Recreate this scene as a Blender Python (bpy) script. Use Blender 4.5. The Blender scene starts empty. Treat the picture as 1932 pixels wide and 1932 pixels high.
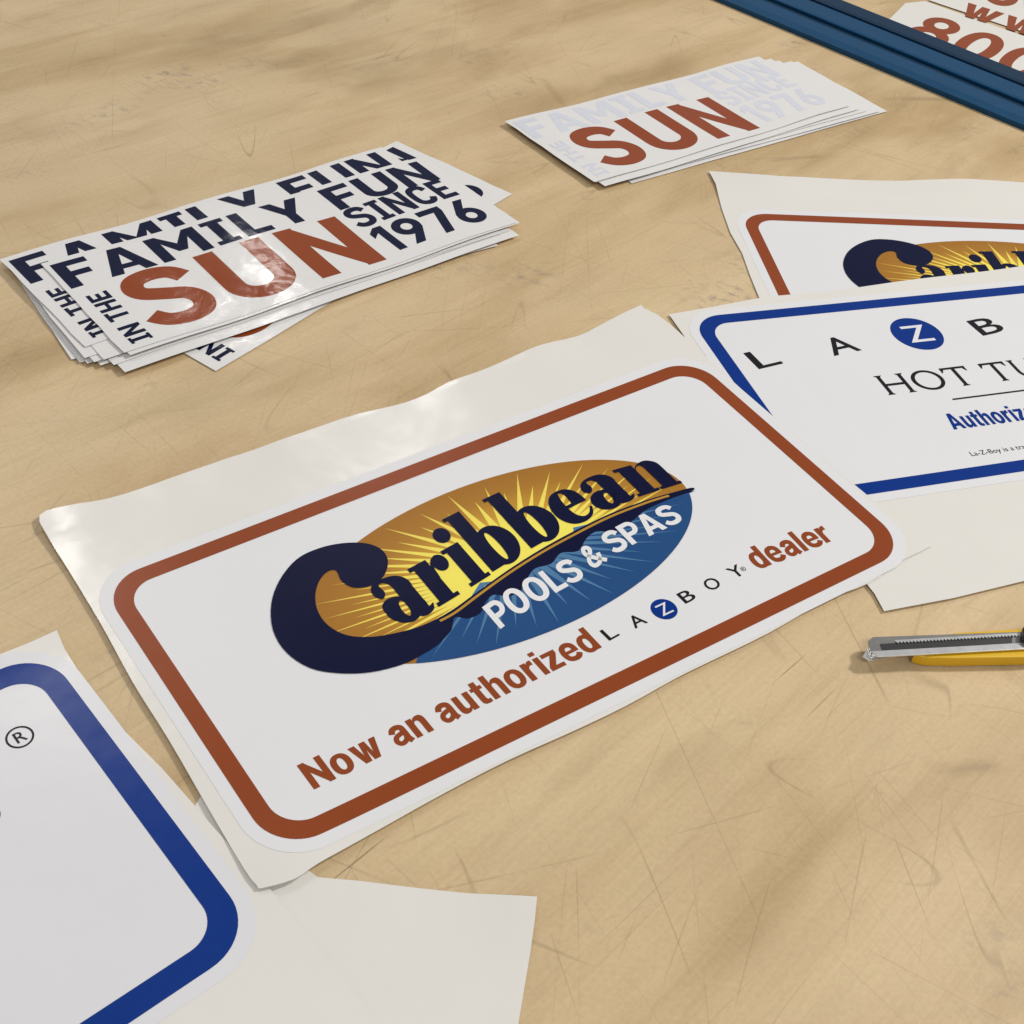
import bpy, bmesh, math, random
import numpy as np
from mathutils import Vector, Matrix
from mathutils.geometry import tessellate_polygon
random.seed(4)
scene = bpy.context.scene
COL = scene.collection

# ------------------------------------------------------------------ survey of the table
CAM_H = 0.60
FPX, PITCH, ROLL = 2345.0, math.radians(42.84), math.radians(8.44)
def P(px, py, z=0.0):
    """photo measurement -> point on the table top (metres)"""
    cr, sr = math.cos(ROLL), math.sin(ROLL)
    dx, dy = px-966, py-966
    X = dx*cr+dy*sr; Y = -dx*sr+dy*cr
    a = X/FPX; b = -Y/FPX
    cp, sp = math.cos(PITCH), math.sin(PITCH)
    D = (a, b*sp+cp, b*cp-sp)
    t = -(CAM_H-z)/D[2]
    return (D[0]*t, D[1]*t)

class Frame:
    def __init__(s, M): s.M = M; s.I = np.linalg.inv(M)
    def w(s, u, v):
        q = s.M @ np.array([u, v, 1.0]); return (q[0]/q[2], q[1]/q[2])
    def l(s, x, y):
        q = s.I @ np.array([x, y, 1.0]); return (q[0]/q[2], q[1]/q[2])
    def px(s, x, y, z=0.0): return s.l(*P(x, y, z))
def quad_frame(pts, W):
    src = [(0,0),(W,0),(W,1),(0,1)]
    A=[];B=[]
    for (u,v),(x,y) in zip(src,pts):
        A.append([u,v,1,0,0,0,-x*u,-x*v]);B.append(x)
        A.append([0,0,0,u,v,1,-y*u,-y*v]);B.append(y)
    h=np.linalg.solve(np.array(A),np.array(B))
    return Frame(np.append(h,1).reshape(3,3))
def rigid_frame(origin, ang, s=1.0):
    c,n=math.cos(ang)*s,math.sin(ang)*s
    return Frame(np.array([[c,-n,origin[0]],[n,c,origin[1]],[0,0,1.0]]))

# ------------------------------------------------------------------ materials
def srgb(r,g,b):
    f=lambda c:(c/255/12.92) if c/255<=0.04045 else ((c/255+0.055)/1.055)**2.4
    return (f(r),f(g),f(b),1)
def mat_simple(name, col, rough=0.4, metal=0.0, var=0.06, bump=0.0, bscale=60, spec=0.5, vscale=14):
    m=bpy.data.materials.new(name); m.use_nodes=True
    nt=m.node_tree; b=nt.nodes['Principled BSDF']
    b.inputs['Roughness'].default_value=rough; b.inputs['Metallic'].default_value=metal
    b.inputs['Specular IOR Level'].default_value=spec
    tc=nt.nodes.new('ShaderNodeTexCoord'); n=nt.nodes.new('ShaderNodeTexNoise')
    n.inputs['Scale'].default_value=vscale; n.inputs['Detail'].default_value=5
    nt.links.new(tc.outputs['Object'],n.inputs['Vector'])
    mr=nt.nodes.new('ShaderNodeMapRange'); mr.inputs['To Min'].default_value=1-var; mr.inputs['To Max'].default_value=1+var
    nt.links.new(n.outputs['Fac'],mr.inputs['Value'])
    mx=nt.nodes.new('ShaderNodeVectorMath'); mx.operation='SCALE'; mx.inputs[0].default_value=col[:3]
    nt.links.new(mr.outputs['Result'],mx.inputs['Scale'])
    nt.links.new(mx.outputs['Vector'],b.inputs['Base Color'])
    r2=nt.nodes.new('ShaderNodeMapRange'); r2.inputs['To Min'].default_value=rough*0.85; r2.inputs['To Max'].default_value=rough*1.15
    nt.links.new(n.outputs['Fac'],r2.inputs['Value']); nt.links.new(r2.outputs['Result'],b.inputs['Roughness'])
    if bump>0:
        n2=nt.nodes.new('ShaderNodeTexNoise'); n2.inputs['Scale'].default_value=bscale; n2.inputs['Detail'].default_value=3
        nt.links.new(tc.outputs['Object'],n2.inputs['Vector'])
        bp=nt.nodes.new('ShaderNodeBump'); bp.inputs['Strength'].default_value=1.0; bp.inputs['Distance'].default_value=bump
        nt.links.new(n2.outputs['Fac'],bp.inputs['Height']); nt.links.new(bp.outputs['Normal'],b.inputs['Normal'])
    return m
EC=(1.052,.551); EA,EB=.642,.296
def mat_radial(name, stops):
    """ink whose colour runs outwards from the middle of the oval (print gradient)"""
    m=mat_simple(name,(1,1,1,1),0.36,spec=.25); nt=m.node_tree; b=nt.nodes['Principled BSDF']
    uv=nt.nodes.new('ShaderNodeUVMap'); uv.uv_map='print'
    mp=nt.nodes.new('ShaderNodeMapping'); mp.inputs['Location'].default_value=(-(EC[0]+.03)/EA,-(EC[1]-.02)/EB,0); mp.inputs['Scale'].default_value=(1/EA,1/EB,1)
    ln=nt.nodes.new('ShaderNodeVectorMath'); ln.operation='LENGTH'
    r=nt.nodes.new('ShaderNodeValToRGB'); e=r.color_ramp.elements
    while len(e)<len(stops): e.new(.5)
    for el,(p,c) in zip(e,stops): el.position=p; el.color=c
    nt.links.new(uv.outputs['UV'],mp.inputs['Vector']); nt.links.new(mp.outputs['Vector'],ln.inputs[0])
    nt.links.new(ln.outputs['Value'],r.inputs['Fac']); nt.links.new(r.outputs['Color'],b.inputs['Base Color'])
    return m
M_BACK = mat_simple('backing_paper_mat',(0.755,0.735,0.69,1),0.22,var=0.02,bump=0.0010,bscale=16,spec=.45)
M_VINYL= mat_simple('vinyl_white_mat',(0.745,0.745,0.765,1),0.36,var=0.015,bump=0.0003,bscale=14,spec=.3)
M_DECAL= mat_simple('decal_vinyl_mat',(0.76,0.75,0.745,1),0.13,var=0.015,bump=0.0010,bscale=22,spec=.4)
M_BROWN= mat_simple('brown_ink_mat',srgb(140,66,30),0.30,bump=0.0005,bscale=18,spec=.2)
M_BROWNG= mat_simple('brown_gloss_ink_mat',srgb(142,66,30),0.13,bump=0.0010,bscale=22,spec=.3)
M_NAVY = mat_simple('navy_ink_mat',srgb(8,13,50),0.32,bump=0.0004,bscale=18,spec=.13)
M_NAVYG = mat_simple('navy_gloss_ink_mat',srgb(8,16,50),0.13,bump=0.0010,bscale=22,spec=.25)
M_BLUE = mat_simple('royal_blue_ink_mat',srgb(0,48,130),0.32,bump=0.0003,bscale=14,spec=.15)
M_BLACK= mat_simple('black_ink_mat',srgb(20,20,24),0.35,spec=.2)
M_GHOST= mat_simple('pale_ink_mat',(0.665,0.678,0.76,1),0.13,bump=0.0010,bscale=22,spec=.4)
M_GOLD = mat_radial('gold_ink_mat',[(0.25,srgb(238,216,86)),(0.55,srgb(196,148,50)),(0.80,srgb(168,118,38)),(1.0,srgb(160,108,34))])
M_YELL = mat_radial('yellow_ink_mat',[(0.30,srgb(244,230,98)),(0.75,srgb(238,216,96)),(1.0,srgb(226,194,86))])
M_LINE = mat_simple('gold_line_ink_mat',srgb(186,138,44),0.36,spec=.25)
M_SEA  = mat_simple('sea_blue_ink_mat',srgb(30,74,126),0.36,spec=.2)
M_SEAL = mat_simple('sea_ray_ink_mat',srgb(76,120,160),0.36,spec=.2)
M_WHITE= mat_simple('white_ink_mat',(0.77,0.77,0.79,1),0.36,spec=.3)
M_RAIL = mat_simple('blue_anodised_mat',srgb(4,66,104),0.42,metal=0.1,var=0.15,vscale=60,bump=.0003,bscale=160,spec=.3)
M_RAILD= mat_simple('dark_blue_anodised_mat',srgb(4,44,72),0.5,metal=0.1,var=0.15,vscale=60,spec=.3)
M_KYEL = mat_simple('yellow_plastic_mat',srgb(222,176,22),0.32)
M_STEEL= mat_simple('steel_mat',(0.85,0.85,0.84,1),0.25,metal=.85,vscale=200)
M_STEELD= mat_simple('sleeve_steel_mat',(0.38,0.37,0.35,1),0.28,metal=.85,vscale=200)
M_DARK = mat_simple('dark_metal_mat',(0.02,0.02,0.022,1),0.45,metal=0.2)

def wood():
    m=bpy.data.materials.new('plywood_mat'); m.use_nodes=True
    nt=m.node_tree; N=nt.nodes; L=nt.links; b=N['Principled BSDF']
    tc=N.new('ShaderNodeTexCoord')
    def mapping(rot,sc,loc=(0,0,0),src=None):
        mp0=N.new('ShaderNodeMapping'); mp0.inputs['Rotation'].default_value=(0,0,math.radians(rot))
        L.new(src or tc.outputs['Object'],mp0.inputs['Vector'])
        mp=N.new('ShaderNodeMapping'); mp.inputs['Scale'].default_value=sc; mp.inputs['Location'].default_value=loc
        L.new(mp0.outputs['Vector'],mp.inputs['Vector']); return mp.outputs['Vector']
    def noise(vec,scale,detail=4,rough=0.5,dist=0.0):
        n=N.new('ShaderNodeTexNoise'); n.inputs['Scale'].default_value=scale; n.inputs['Detail'].default_value=detail
        n.inputs['Roughness'].default_value=rough; n.inputs['Distortion'].default_value=dist
        L.new(vec,n.inputs['Vector']); return n.outputs['Fac']
    def ramp(fac,stops):
        r=N.new('ShaderNodeValToRGB'); e=r.color_ramp.elements
        while len(e)<len(stops): e.new(0.5)
        for el,(p,c) in zip(e,stops): el.position=p; el.color=c if len(c)==4 else (*c,1)
        L.new(fac,r.inputs['Fac']); return r.outputs['Color']
    def mix(a,bb,fac,mode='MIX'):
        x=N.new('ShaderNodeMix'); x.data_type='RGBA'; x.blend_type=mode
        for s,i in ((a,6),(bb,7)):
            if isinstance(s,tuple): x.inputs[i].default_value=s
            else: L.new(s,x.inputs[i])
        if isinstance(fac,float): x.inputs[0].default_value=fac
        else: L.new(fac,x.inputs[0])
        return x.outputs[2]
    G=-52
    n1=noise(mapping(G,(2.6,7.5,1)),1.0,5,0.52,0.35)
    base=ramp(n1,[(0.28,(0.66,0.515,0.32)),(0.50,(0.62,0.47,0.28)),(0.60,(0.535,0.39,0.215)),(0.72,(0.42,0.29,0.14))])
    nb=noise(mapping(G,(6,18,1),(9,2,0)),1.0,4,0.5,0.5)
    area_=ramp(noise(mapping(G,(2.8,4.0,1),(4,8,0)),1.0,2),[(0.46,(0,0,0)),(0.62,(1,1,1))])
    bars=ramp(nb,[(0.50,(0,0,0)),(0.68,(.55,.55,.55))])
    c=mix(base,(0.37,0.255,0.125,1),mix((0,0,0,1),bars,area_))
    ncl=noise(mapping(G,(7,14,1),(1,2,0)),1.0,4,0.5,0.3)
    c=mix(c,ramp(ncl,[(0.35,(1.04,1.04,1.03)),(0.65,(0.94,0.93,0.905))]),0.8,'MULTIPLY')
    n2=noise(mapping(G,(5,80,1),(3,1,0)),1.0,5,0.62,0.25)
    c=mix(c,ramp(n2,[(0.35,(1.03,1.03,1.03)),(0.58,(0.98,0.975,0.96)),(0.74,(0.80,0.76,0.68))]),0.5,'MULTIPLY')
    n3=noise(mapping(G,(12,420,1)),1.0,3,0.6,0.1)
    c=mix(c,ramp(n3,[(0.35,(1.03,1.03,1.03)),(0.72,(0.86,0.83,0.79))]),0.35,'MULTIPLY')
    n6=noise(mapping(0,(1,1,1)),320,3,0.6)
    c=mix(c,ramp(n6,[(0.35,(1.05,1.05,1.05)),(0.70,(0.90,0.89,0.87))]),0.6,'MULTIPLY')
    n4=noise(mapping(0,(1,1,1)),1.6,2)
    c=mix(c,ramp(n4,[(0.35,(0.92,0.91,0.89)),(0.65,(1.05,1.05,1.05))]),0.7,'MULTIPLY')
    nk=noise(mapping(G,(7,230,1),(5,5,0)),1.0,2,0.5,0.3)
    c=mix(c,(0.22,0.14,0.07,1),ramp(nk,[(0.73,(0,0,0)),(0.78,(.85,.85,.85))]))
    vo=N.new('ShaderNodeTexVoronoi'); vo.inputs['Scale'].default_value=1.0
    L.new(mapping(G,(4.2,6.5,1),(.3,.6,0)),vo.inputs['Vector'])
    c=mix(c,(0.24,0.14,0.07,1),ramp(vo.outputs['Distance'],[(0.0,(.9,.9,.9)),(0.010,(.5,.5,.5)),(0.020,(0,0,0))]))
    for rot,loc,sc,st in ((15,(0.3,0,0),(1.0,7,1),.34),(72,(7,2,0),(0.5,8,1),.40),(-25,(2,9.3,0),(0.5,6,1),.28),(108,(4,4,0),(.6,9,1),.36),(40,(14,4,0),(0.4,10,1),.32),(88,(24,3,0),(0.4,14,1),.38),(55,(4,33,0),(0.4,16,1),.34),(128,(4,3,0),(0.4,14,1),.34)):
        n=noise(mapping(rot,sc,loc),2.2,0.0,0.3,0.0)
        line=ramp(n,[(0.4990,(0,0,0)),(0.5,(1,1,1)),(0.5010,(0,0,0))])
        br=ramp(noise(mapping(rot,(9,9,9),loc),1.3,2),[(0.48,(0,0,0)),(0.60,(st,st,st))])
        c=mix(c,(0.20,0.135,0.07,1),mix((0,0,0,1),line,br))
    sm=ramp(noise(mapping(G,(6,10,1),(1.3,7.7,0)),1.0,2),[(0.60,(0,0,0)),(0.72,(1,1,1))])
    sd=ramp(noise(mapping(20,(70,110,1)),1.0,5,0.75),[(0.50,(0,0,0)),(0.62,(0.55,0.55,0.55))])
    c=mix(c,(0.18,0.16,0.155,1),mix((0,0,0,1),sd,sm))
    L.new(c,b.inputs['Base Color'])
    rr=ramp(n1,[(0.3,(0.40,)*3),(0.7,(0.52,)*3)]); L.new(rr,b.inputs['Roughness'])
    b.inputs['Specular IOR Level'].default_value=.35
    bp=N.new('ShaderNodeBump'); bp.inputs['Strength'].default_value=0.3; bp.inputs['Distance'].default_value=0.0003
    L.new(n3,bp.inputs['Height']); L.new(bp.outputs['Normal'],b.inputs['Normal'])
    return m
M_WOOD=wood()

# ------------------------------------------------------------------ shape helpers (poly = (verts2d, faces, dz))
def poly(pts,dz=0.0):
    tris=tessellate_polygon([[Vector((p[0],p[1],0)) for p in pts]])
    return ([tuple(p) for p in pts],[tuple(t) for t in tris],dz)
def rect(x0,y0,x1,y1,dz=0.0): return poly([(x0,y0),(x1,y0),(x1,y1),(x0,y1)],dz)
def loop_ring(a,b,dz=0.0):
    n=len(a); return (list(a)+list(b),[(i,(i+1)%n,n+(i+1)%n,n+i) for i in range(n)],dz)
def ell(cx,cy,rx,ry,n=40,rot=0.0,t0=0.0,t1=2*math.pi,ex=1.0):
    o=[]
    for i in range(n):
        t=t0+(t1-t0)*i/(n if abs(t1-t0-2*math.pi)<1e-6 else n-1)
        c_,s_=math.cos(t),math.sin(t)
        x,y=rx*math.copysign(abs(c_)**ex,c_),ry*math.copysign(abs(s_)**ex,s_)
        o.append((cx+x*math.cos(rot)-y*math.sin(rot),cy+x*math.sin(rot)+y*math.cos(rot)))
    return o
def rrect(x0,y0,x1,y1,r,n=12):
    o=[]
    for cx,cy,a in ((x1-r,y1-r,0),(x0+r,y1-r,90),(x0+r,y0+r,180),(x1-r,y0+r,270)):
        for i in range(n+1):
            t=math.radians(a+90*i/n); o.append((cx+r*math.cos(t),cy+r*math.sin(t)))
    return o
def catmull(pts,closed=True,n=5):
    o=[];m=len(pts)
    rng=range(m) if closed else range(m-1)
    for i in rng:
        if closed: p=[pts[(i+k)%m] for k in (-1,0,1,2)]
        else: p=[pts[max(0,min(m-1,i+k))] for k in (-1,0,1,2)]
        for k in range(n):
            t=k/n
            o.append(tuple(0.5*((2*p[1][c])+(-p[0][c]+p[2][c])*t+(2*p[0][c]-5*p[1][c]+4*p[2][c]-p[3][c])*t*t+(-p[0][c]+3*p[1][c]-3*p[2][c]+p[3][c])*t**3) for c in (0,1)))
    if not closed: o.append(tuple(pts[-1]))
    return o
def ribbon(pts,w,dz=0.0):
    n=len(pts);a=[];b=[]
    for i in range(n):
        p=pts[max(0,i-1)];q=pts[min(n-1,i+1)]
        dx,dy=q[0]-p[0],q[1]-p[1];d=math.hypot(dx,dy) or 1
        nx,ny=-dy/d*w/2,dx/d*w/2
        a.append((pts[i][0]+nx,pts[i][1]+ny));b.append((pts[i][0]-nx,pts[i][1]-ny))
    return (a+b,[(i,i+1,n+i+1,n+i) for i in range(n-1)],dz)
def cr(pts,w,dz=0.0,n=5): return ribbon(catmull(pts,False,n),w,dz)
def xf(ps,f): return [([f(*v) for v in p[0]],p[1],p[2]) for p in ps]

# block lettering with slab I
T=0.205
def mir(pts,w): return [(w-x,y) for x,y in pts][::-1]
GL={}
GL['F']=(0.56,[rect(0,0,T,1),rect(T,1-T*.93,.56,1),rect(T,.40,.50,.40+T*.93)])
GL['E']=(0.58,[rect(0,0,T,1),rect(T,1-T*.93,.57,1),rect(T,.41,.52,.41+T*.93),rect(T,0,.58,T*.93)])
aleg=[(0,0),(.215,0),(.395,.75),(.395,1),(.275,1)]
GL['A']=(0.79,[poly(aleg),poly(mir(aleg,.79),1e-5),rect(.14,.19,.65,.36,2e-5)])
md=[(T,1),(T,.70),(.37,.26),(.45,.26),(.45,.56),(.20,1)]
GL['M']=(0.90,[rect(0,0,T,1),rect(.90-T,0,.90,1),poly(md,1e-5),poly(mir(md,.90),2e-5)])
GL['I']=(0.42,[rect(.11,.15,.31,.85),rect(0,0,.42,.15),rect(0,.85,.42,1)])
GL['L']=(0.52,[rect(0,0,T,1),rect(T,0,.52,T*.93)])
ya=[(0,1),(.23,1),(.375,.65),(.475,.44),(.475,.38),(.275,.38)]
GL['Y']=(0.75,[poly(ya,1e-5),poly(mir(ya,.75),2e-5),rect(.275,0,.475,.40)])
def ushape(w,t,r0=.33): return ribbon([(t/2,1),(t/2,.6)]+[(w/2-(w/2-t/2)*math.cos(a),r0-(r0-t/2)*math.sin(a)) for a in [math.pi*i/18 for i in range(19)]]+[(w-t/2,.6),(w-t/2,1)],t)
GL['U']=(0.70,[ushape(.70,T)])
GL['N']=(0.72,[rect(0,0,T,1),rect(.72-T,0,.72,1),poly([(T*.9,1),(T*.9,.64),(.72-T*.9,0),(.72-T*.9,.36)],1e-5)])
SP=[(.595,.745),(.50,.875),(.33,.912),(.16,.86),(.10,.735),(.15,.62),(.33,.535),(.50,.455),(.565,.30),(.50,.145),(.33,.088),(.16,.125),(.05,.25)]
GL['S']=(0.66,[cr(SP,T)])
GL['C']=(0.66,[cr([(.59,.70),(.51,.86),(.34,.912),(.16,.84),(.09,.66),(.09,.34),(.16,.16),(.34,.088),(.51,.14),(.59,.30)],T)])
GL['1']=(0.40,[rect(.18,0,.385,1),poly([(0,.62),(0,.83),(.18,1),(.18,.78)])])
g9=[loop_ring(ell(.335,.675,.335,.325),ell(.335,.675,.13,.13)),poly([(.66,.66),(.645,.52),(.35,0),(.10,0),(.39,.46),(.52,.60)],1e-5)]
GL['9']=(0.67,g9)
GL['6']=(0.67,xf(g9,lambda x,y:(.67-x,1-y)))
GL['7']=(0.62,[rect(0,.81,.62,1),poly([(.39,.81),(.62,.81),(.34,0),(.11,0)])])
GL['T']=(0.62,[rect(0,1-T*.93,.62,1),rect(.31-T/2,0,.31+T/2,1-T*.93)])
GL['H']=(0.70,[rect(0,0,T,1),rect(.70-T,0,.70,1),rect(T,.42,.70-T,.60)])
def setline(G,s,track,space):
    out=[];x=0
    for ch in s:
        if ch==' ': x+=space; continue
        w,ps=G[ch]; out+=xf(ps,lambda a,b,x=x:(a+x,b)); x+=w+track
    return out,x-track
def block(s,track=0.11): return setline(GL,s,track,.34)
# heavy grotesque
g=0.205
HG={}
nar=[(.18,.58),(.26,.71),(.38,.755),(.50,.73),(.57,.63),(.59,.48)]
narch=poly(catmull(nar,False,4)+[(.59,0),(.385,0),(.385,.43)]+catmull([(.385,.43),(.365,.54),(.295,.585),(.225,.545),(.195,.44)],False,4),1e-5)
HG['n']=(.59,[rect(0,0,g,.74),narch])
HG['h']=(.59,[rect(0,0,g,1),narch])
HG['u']=(.59,xf(HG['n'][1],lambda x,y:(.59-x,.74-y)))
HG['o']=(.64,[loop_ring(ell(.32,.37,.32,.39,ex=.9),ell(.32,.37,.115,.225,ex=.9))])
HG['d']=(.61,[loop_ring(ell(.30,.37,.30,.39,ex=.9),ell(.305,.37,.10,.225,ex=.9)),rect(.405,0,.61,1,1e-5)])
HG['r']=(.41,[rect(0,0,g,.74),poly(catmull([(.17,.52),(.22,.68),(.30,.75),(.41,.755)],False,4)+catmull([(.41,.555),(.31,.56),(.23,.50),(.20,.38)],False,4),1e-5)])
HG['i']=(g,[rect(0,0,g,.74),rect(0,.84,g,1)])
HG['l']=(g,[rect(0,0,g,1)])
HG['t']=(.41,[rect(.09,.16,.295,.94),rect(0,.60,.41,.74,1e-5),poly([(.09,.2),(.105,.07),(.18,.0),(.30,-.01),(.41,.0),(.41,.15),(.33,.145),(.295,.2)],2e-5)])
HG['w']=(.92,[poly([(0,.74),(.215,.74),(.31,.27),(.36,.74),(.56,.74),(.61,.27),(.705,.74),(.92,.74),(.715,0),(.505,0),(.46,.44),(.415,0),(.205,0)])])
HG['z']=(.54,[poly([(0,.74),(.53,.74),(.53,.58),(.25,.16),(.54,.16),(.54,0),(0,0),(0,.16),(.28,.58),(0,.58)])])
HG['e']=(.62,[cr([(.575,.215),(.48,.10),(.33,.068),(.16,.14),(.10,.37),(.15,.59),(.32,.672),(.48,.59),(.52,.42)],.19),rect(.14,.31,.615,.43,1e-5)])
HG['a']=(.60,[cr([(.10,.50),(.17,.63),(.31,.672),(.44,.62),(.47,.48),(.47,.30),(.475,.14),(.53,.0)],.19),cr([(.45,.415),(.30,.395),(.15,.335),(.095,.205),(.16,.085),(.28,.075),(.41,.16),(.46,.28)],.165,1e-5)])
HG['N']=(.74,[rect(0,0,g,1),rect(.74-g,0,.74,1),poly([(g*.9,1),(g*.9,.62),(.74-g*.9,0),(.74-g*.9,.38)],1e-5)])
HG['A']=(.80,[poly([(0,0),(.22,0),(.40,.74),(.40,1),(.285,1)]),poly(mir([(0,0),(.22,0),(.40,.74),(.40,1),(.285,1)],.80),1e-5),rect(.15,.19,.65,.36,2e-5)])
HG['P']=(.68,[rect(0,0,g,1),ribbon([(g,.91),(.38,.91)]+[(.38+.20*math.sin(a),.68+.23*math.cos(a)) for a in [math.pi*i/14 for i in range(1,14)]]+[(.38,.45),(g,.45)],.185,1e-5)])
HG['D']=(.72,[rect(0,0,g,1),ribbon([(g,.91),(.30,.91)]+[(.30+.32*math.sin(a),.50+.41*math.cos(a)) for a in [math.pi*i/18 for i in range(1,18)]]+[(.30,.09),(g,.09)],.19,1e-5)])
HG['O']=(.78,[loop_ring(ell(.39,.5,.39,.52,ex=.92),ell(.39,.5,.175,.335,ex=.92))])
HG['L']=(.56,[rect(0,0,g,1),rect(g,0,.56,.18)])
HG['S']=(.68,[cr([(x*1.02,y) for x,y in SP],.195)])
HG['&']=(.74,[cr([(.70,.02),(.48,.26),(.26,.56),(.21,.76),(.30,.90),(.42,.88),(.47,.75),(.38,.62),(.20,.48),(.11,.30),(.17,.13),(.32,.085),(.48,.16),(.58,.32),(.62,.46)],.165)])
HG['8']=(.68,[loop_ring(ell(.34,.735,.30,.275),ell(.34,.735,.115,.115)),loop_ring(ell(.34,.285,.34,.305),ell(.34,.285,.135,.13),1e-5)])
HG['0']=(.68,[loop_ring(ell(.34,.5,.34,.515,ex=.92),ell(.34,.5,.13,.33,ex=.92))])
HG['-']=(.40,[rect(0,.30,.40,.48)])
HG['.']=(.21,[rect(0,0,.21,.2)])
def grot(s,track=.085): return setline(HG,s,track,.30)
# engraved face with small flares
e_=.135
EG={}
def st(x,serB=True,serT=True,y0=0,y1=1):
    o=[rect(x,y0,x+e_,y1)]
    if serB: o.append(poly([(x-.08,y0),(x+e_+.08,y0),(x+e_,y0+.08),(x,y0+.08)],1e-5))
    if serT: o.append(poly([(x-.08,y1),(x,y1-.08),(x+e_,y1-.08),(x+e_+.08,y1)],1e-5))
    return o
EG['H']=(1.05,st(.08)+st(1.05-.08-e_)+[rect(.08+e_,.44,1.05-.08-e_,.55)])
EG['O']=(1.12,[loop_ring(ell(.56,.5,.56,.52),ell(.56,.5,.42,.415))])
EG['T']=(.94,st(.47-e_/2,True,False,0,.90)+[rect(0,.90,.94,1),poly([(0,.74),(.03,.74),(.12,.90),(0,.90)]),poly([(.94,.74),(.94,.90),(.82,.90),(.91,.74)])])
EG['U']=(.98,[xf([ushape(.82,.125,.40)],lambda x,y:(x+.08,y))[0],poly([(0,1),(.08,.93),(.205,.93),(.28,1)],1e-5),poly([(.70,1),(.775,.93),(.90,.93),(.98,1)],1e-5)])
EG['B']=(.80,st(.08)+[ribbon([(.1,.95),(.45,.95)]+[(.45+.20*math.sin(a),.75+.20*math.cos(a)) for a in [math.pi*i/12 for i in range(1,12)]]+[(.45,.55),(.1,.55)],.10,2e-5),ribbon([(.1,.50),(.48,.50)]+[(.48+.24*math.sin(a),.275+.225*math.cos(a)) for a in [math.pi*i/12 for i in range(1,12)]]+[(.48,.05),(.1,.05)],.10,3e-5)])
EG['S']=(.66,[cr(SP,.13)])
def engr(s,track=.12): return setline(EG,s,track,.42)
# fat display roman for the oval emblem (x-height 1)
FG={}
def bowl(cx,cy,rx,ry,hx,hy,hc=None,rot=0.0,dz=0.0):
    hc=hc or (cx,cy); return loop_ring(ell(cx,cy,rx,ry,40,rot),ell(hc[0],hc[1],hx,hy,40,rot),dz)
FG['i']=(0.58,[rect(.11,.0,.51,1.0),rect(.01,0,.61,.09,1e-5),rect(.0,.90,.3,1.0,1e-5),poly(ell(.31,1.30,.21,.19),0)])
FG['r']=(0.92,[rect(.11,.0,.51,1.0),rect(.01,0,.63,.09,1e-5),rect(.0,.90,.3,1.0,1e-5),poly(ell(.76,.79,.19,.20),0),poly([(.45,.60),(.50,.82),(.62,.95),(.76,1.0),(.82,.94),(.66,.88),(.55,.74),(.52,.50)],2e-5)])
FG['b']=(1.16,[rect(.08,.03,.48,1.62),rect(-.02,1.53,.3,1.62,1e-5),bowl(.67,.49,.49,.52,.10,.39,(.61,.49),dz=2e-5)])
FG['a']=(1.06,[rect(.52,.12,.93,.80),bowl(.36,.27,.38,.31,.085,.18,(.44,.28),-.15),
  poly(catmull([(.54,.60),(.52,.80),(.44,.92),(.32,.93),(.28,.88),(.30,.72),(.17,.60),(.05,.68),(.06,.84),(.22,.98),(.48,1.03),(.74,1.00),(.91,.86),(.93,.66),(.72,.56)],True,4),1e-5),
  poly(catmull([(.56,.20),(.60,.02),(.78,-.03),(.98,.02),(1.06,.14),(1.0,.13),(.93,.12),(.91,.30)],True,4),2e-5)])
FG['e']=(0.98,[poly(catmull([(.95,.26),(.80,.06),(.52,-.02),(.22,.06),(.04,.28),(.0,.52),(.07,.78),(.26,.97),(.50,1.02)],False,5)+catmull([(.50,1.02),(.46,.92),(.41,.72),(.40,.48),(.45,.25),(.58,.12),(.76,.14),(.90,.30)],False,5)),
  poly(catmull([(.46,1.02),(.70,.98),(.88,.82),(.94,.58)],False,5)+[(.94,.47),(.57,.47),(.57,.56)]+catmull([(.57,.56),(.59,.76),(.56,.90),(.46,.95)],False,5),1e-5),
  rect(.33,.47,.70,.56,2e-5)])
FG['n']=(1.24,[rect(.11,.0,.51,1.0),rect(.01,0,.61,.09,1e-5),rect(.0,.90,.3,1.0,1e-5),rect(.74,.0,1.14,.70),rect(.65,0,1.23,.09,1e-5),
  poly(catmull([(.46,.62),(.54,.84),(.66,.92),(.73,.86),(.74,.66)],False,5)+[(1.14,.66)]+catmull([(1.14,.66),(1.11,.88),(.93,1.02),(.72,1.0),(.56,.90),(.46,.72)],False,5),2e-5)])
def fat(s):
    out=[];x=0
    for ch in s:
        w,ps=FG[ch]; out+=xf(ps,lambda a,b,x=x:(a+x,b)); x+=w+.03
    return out,x
_fc={}
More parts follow.
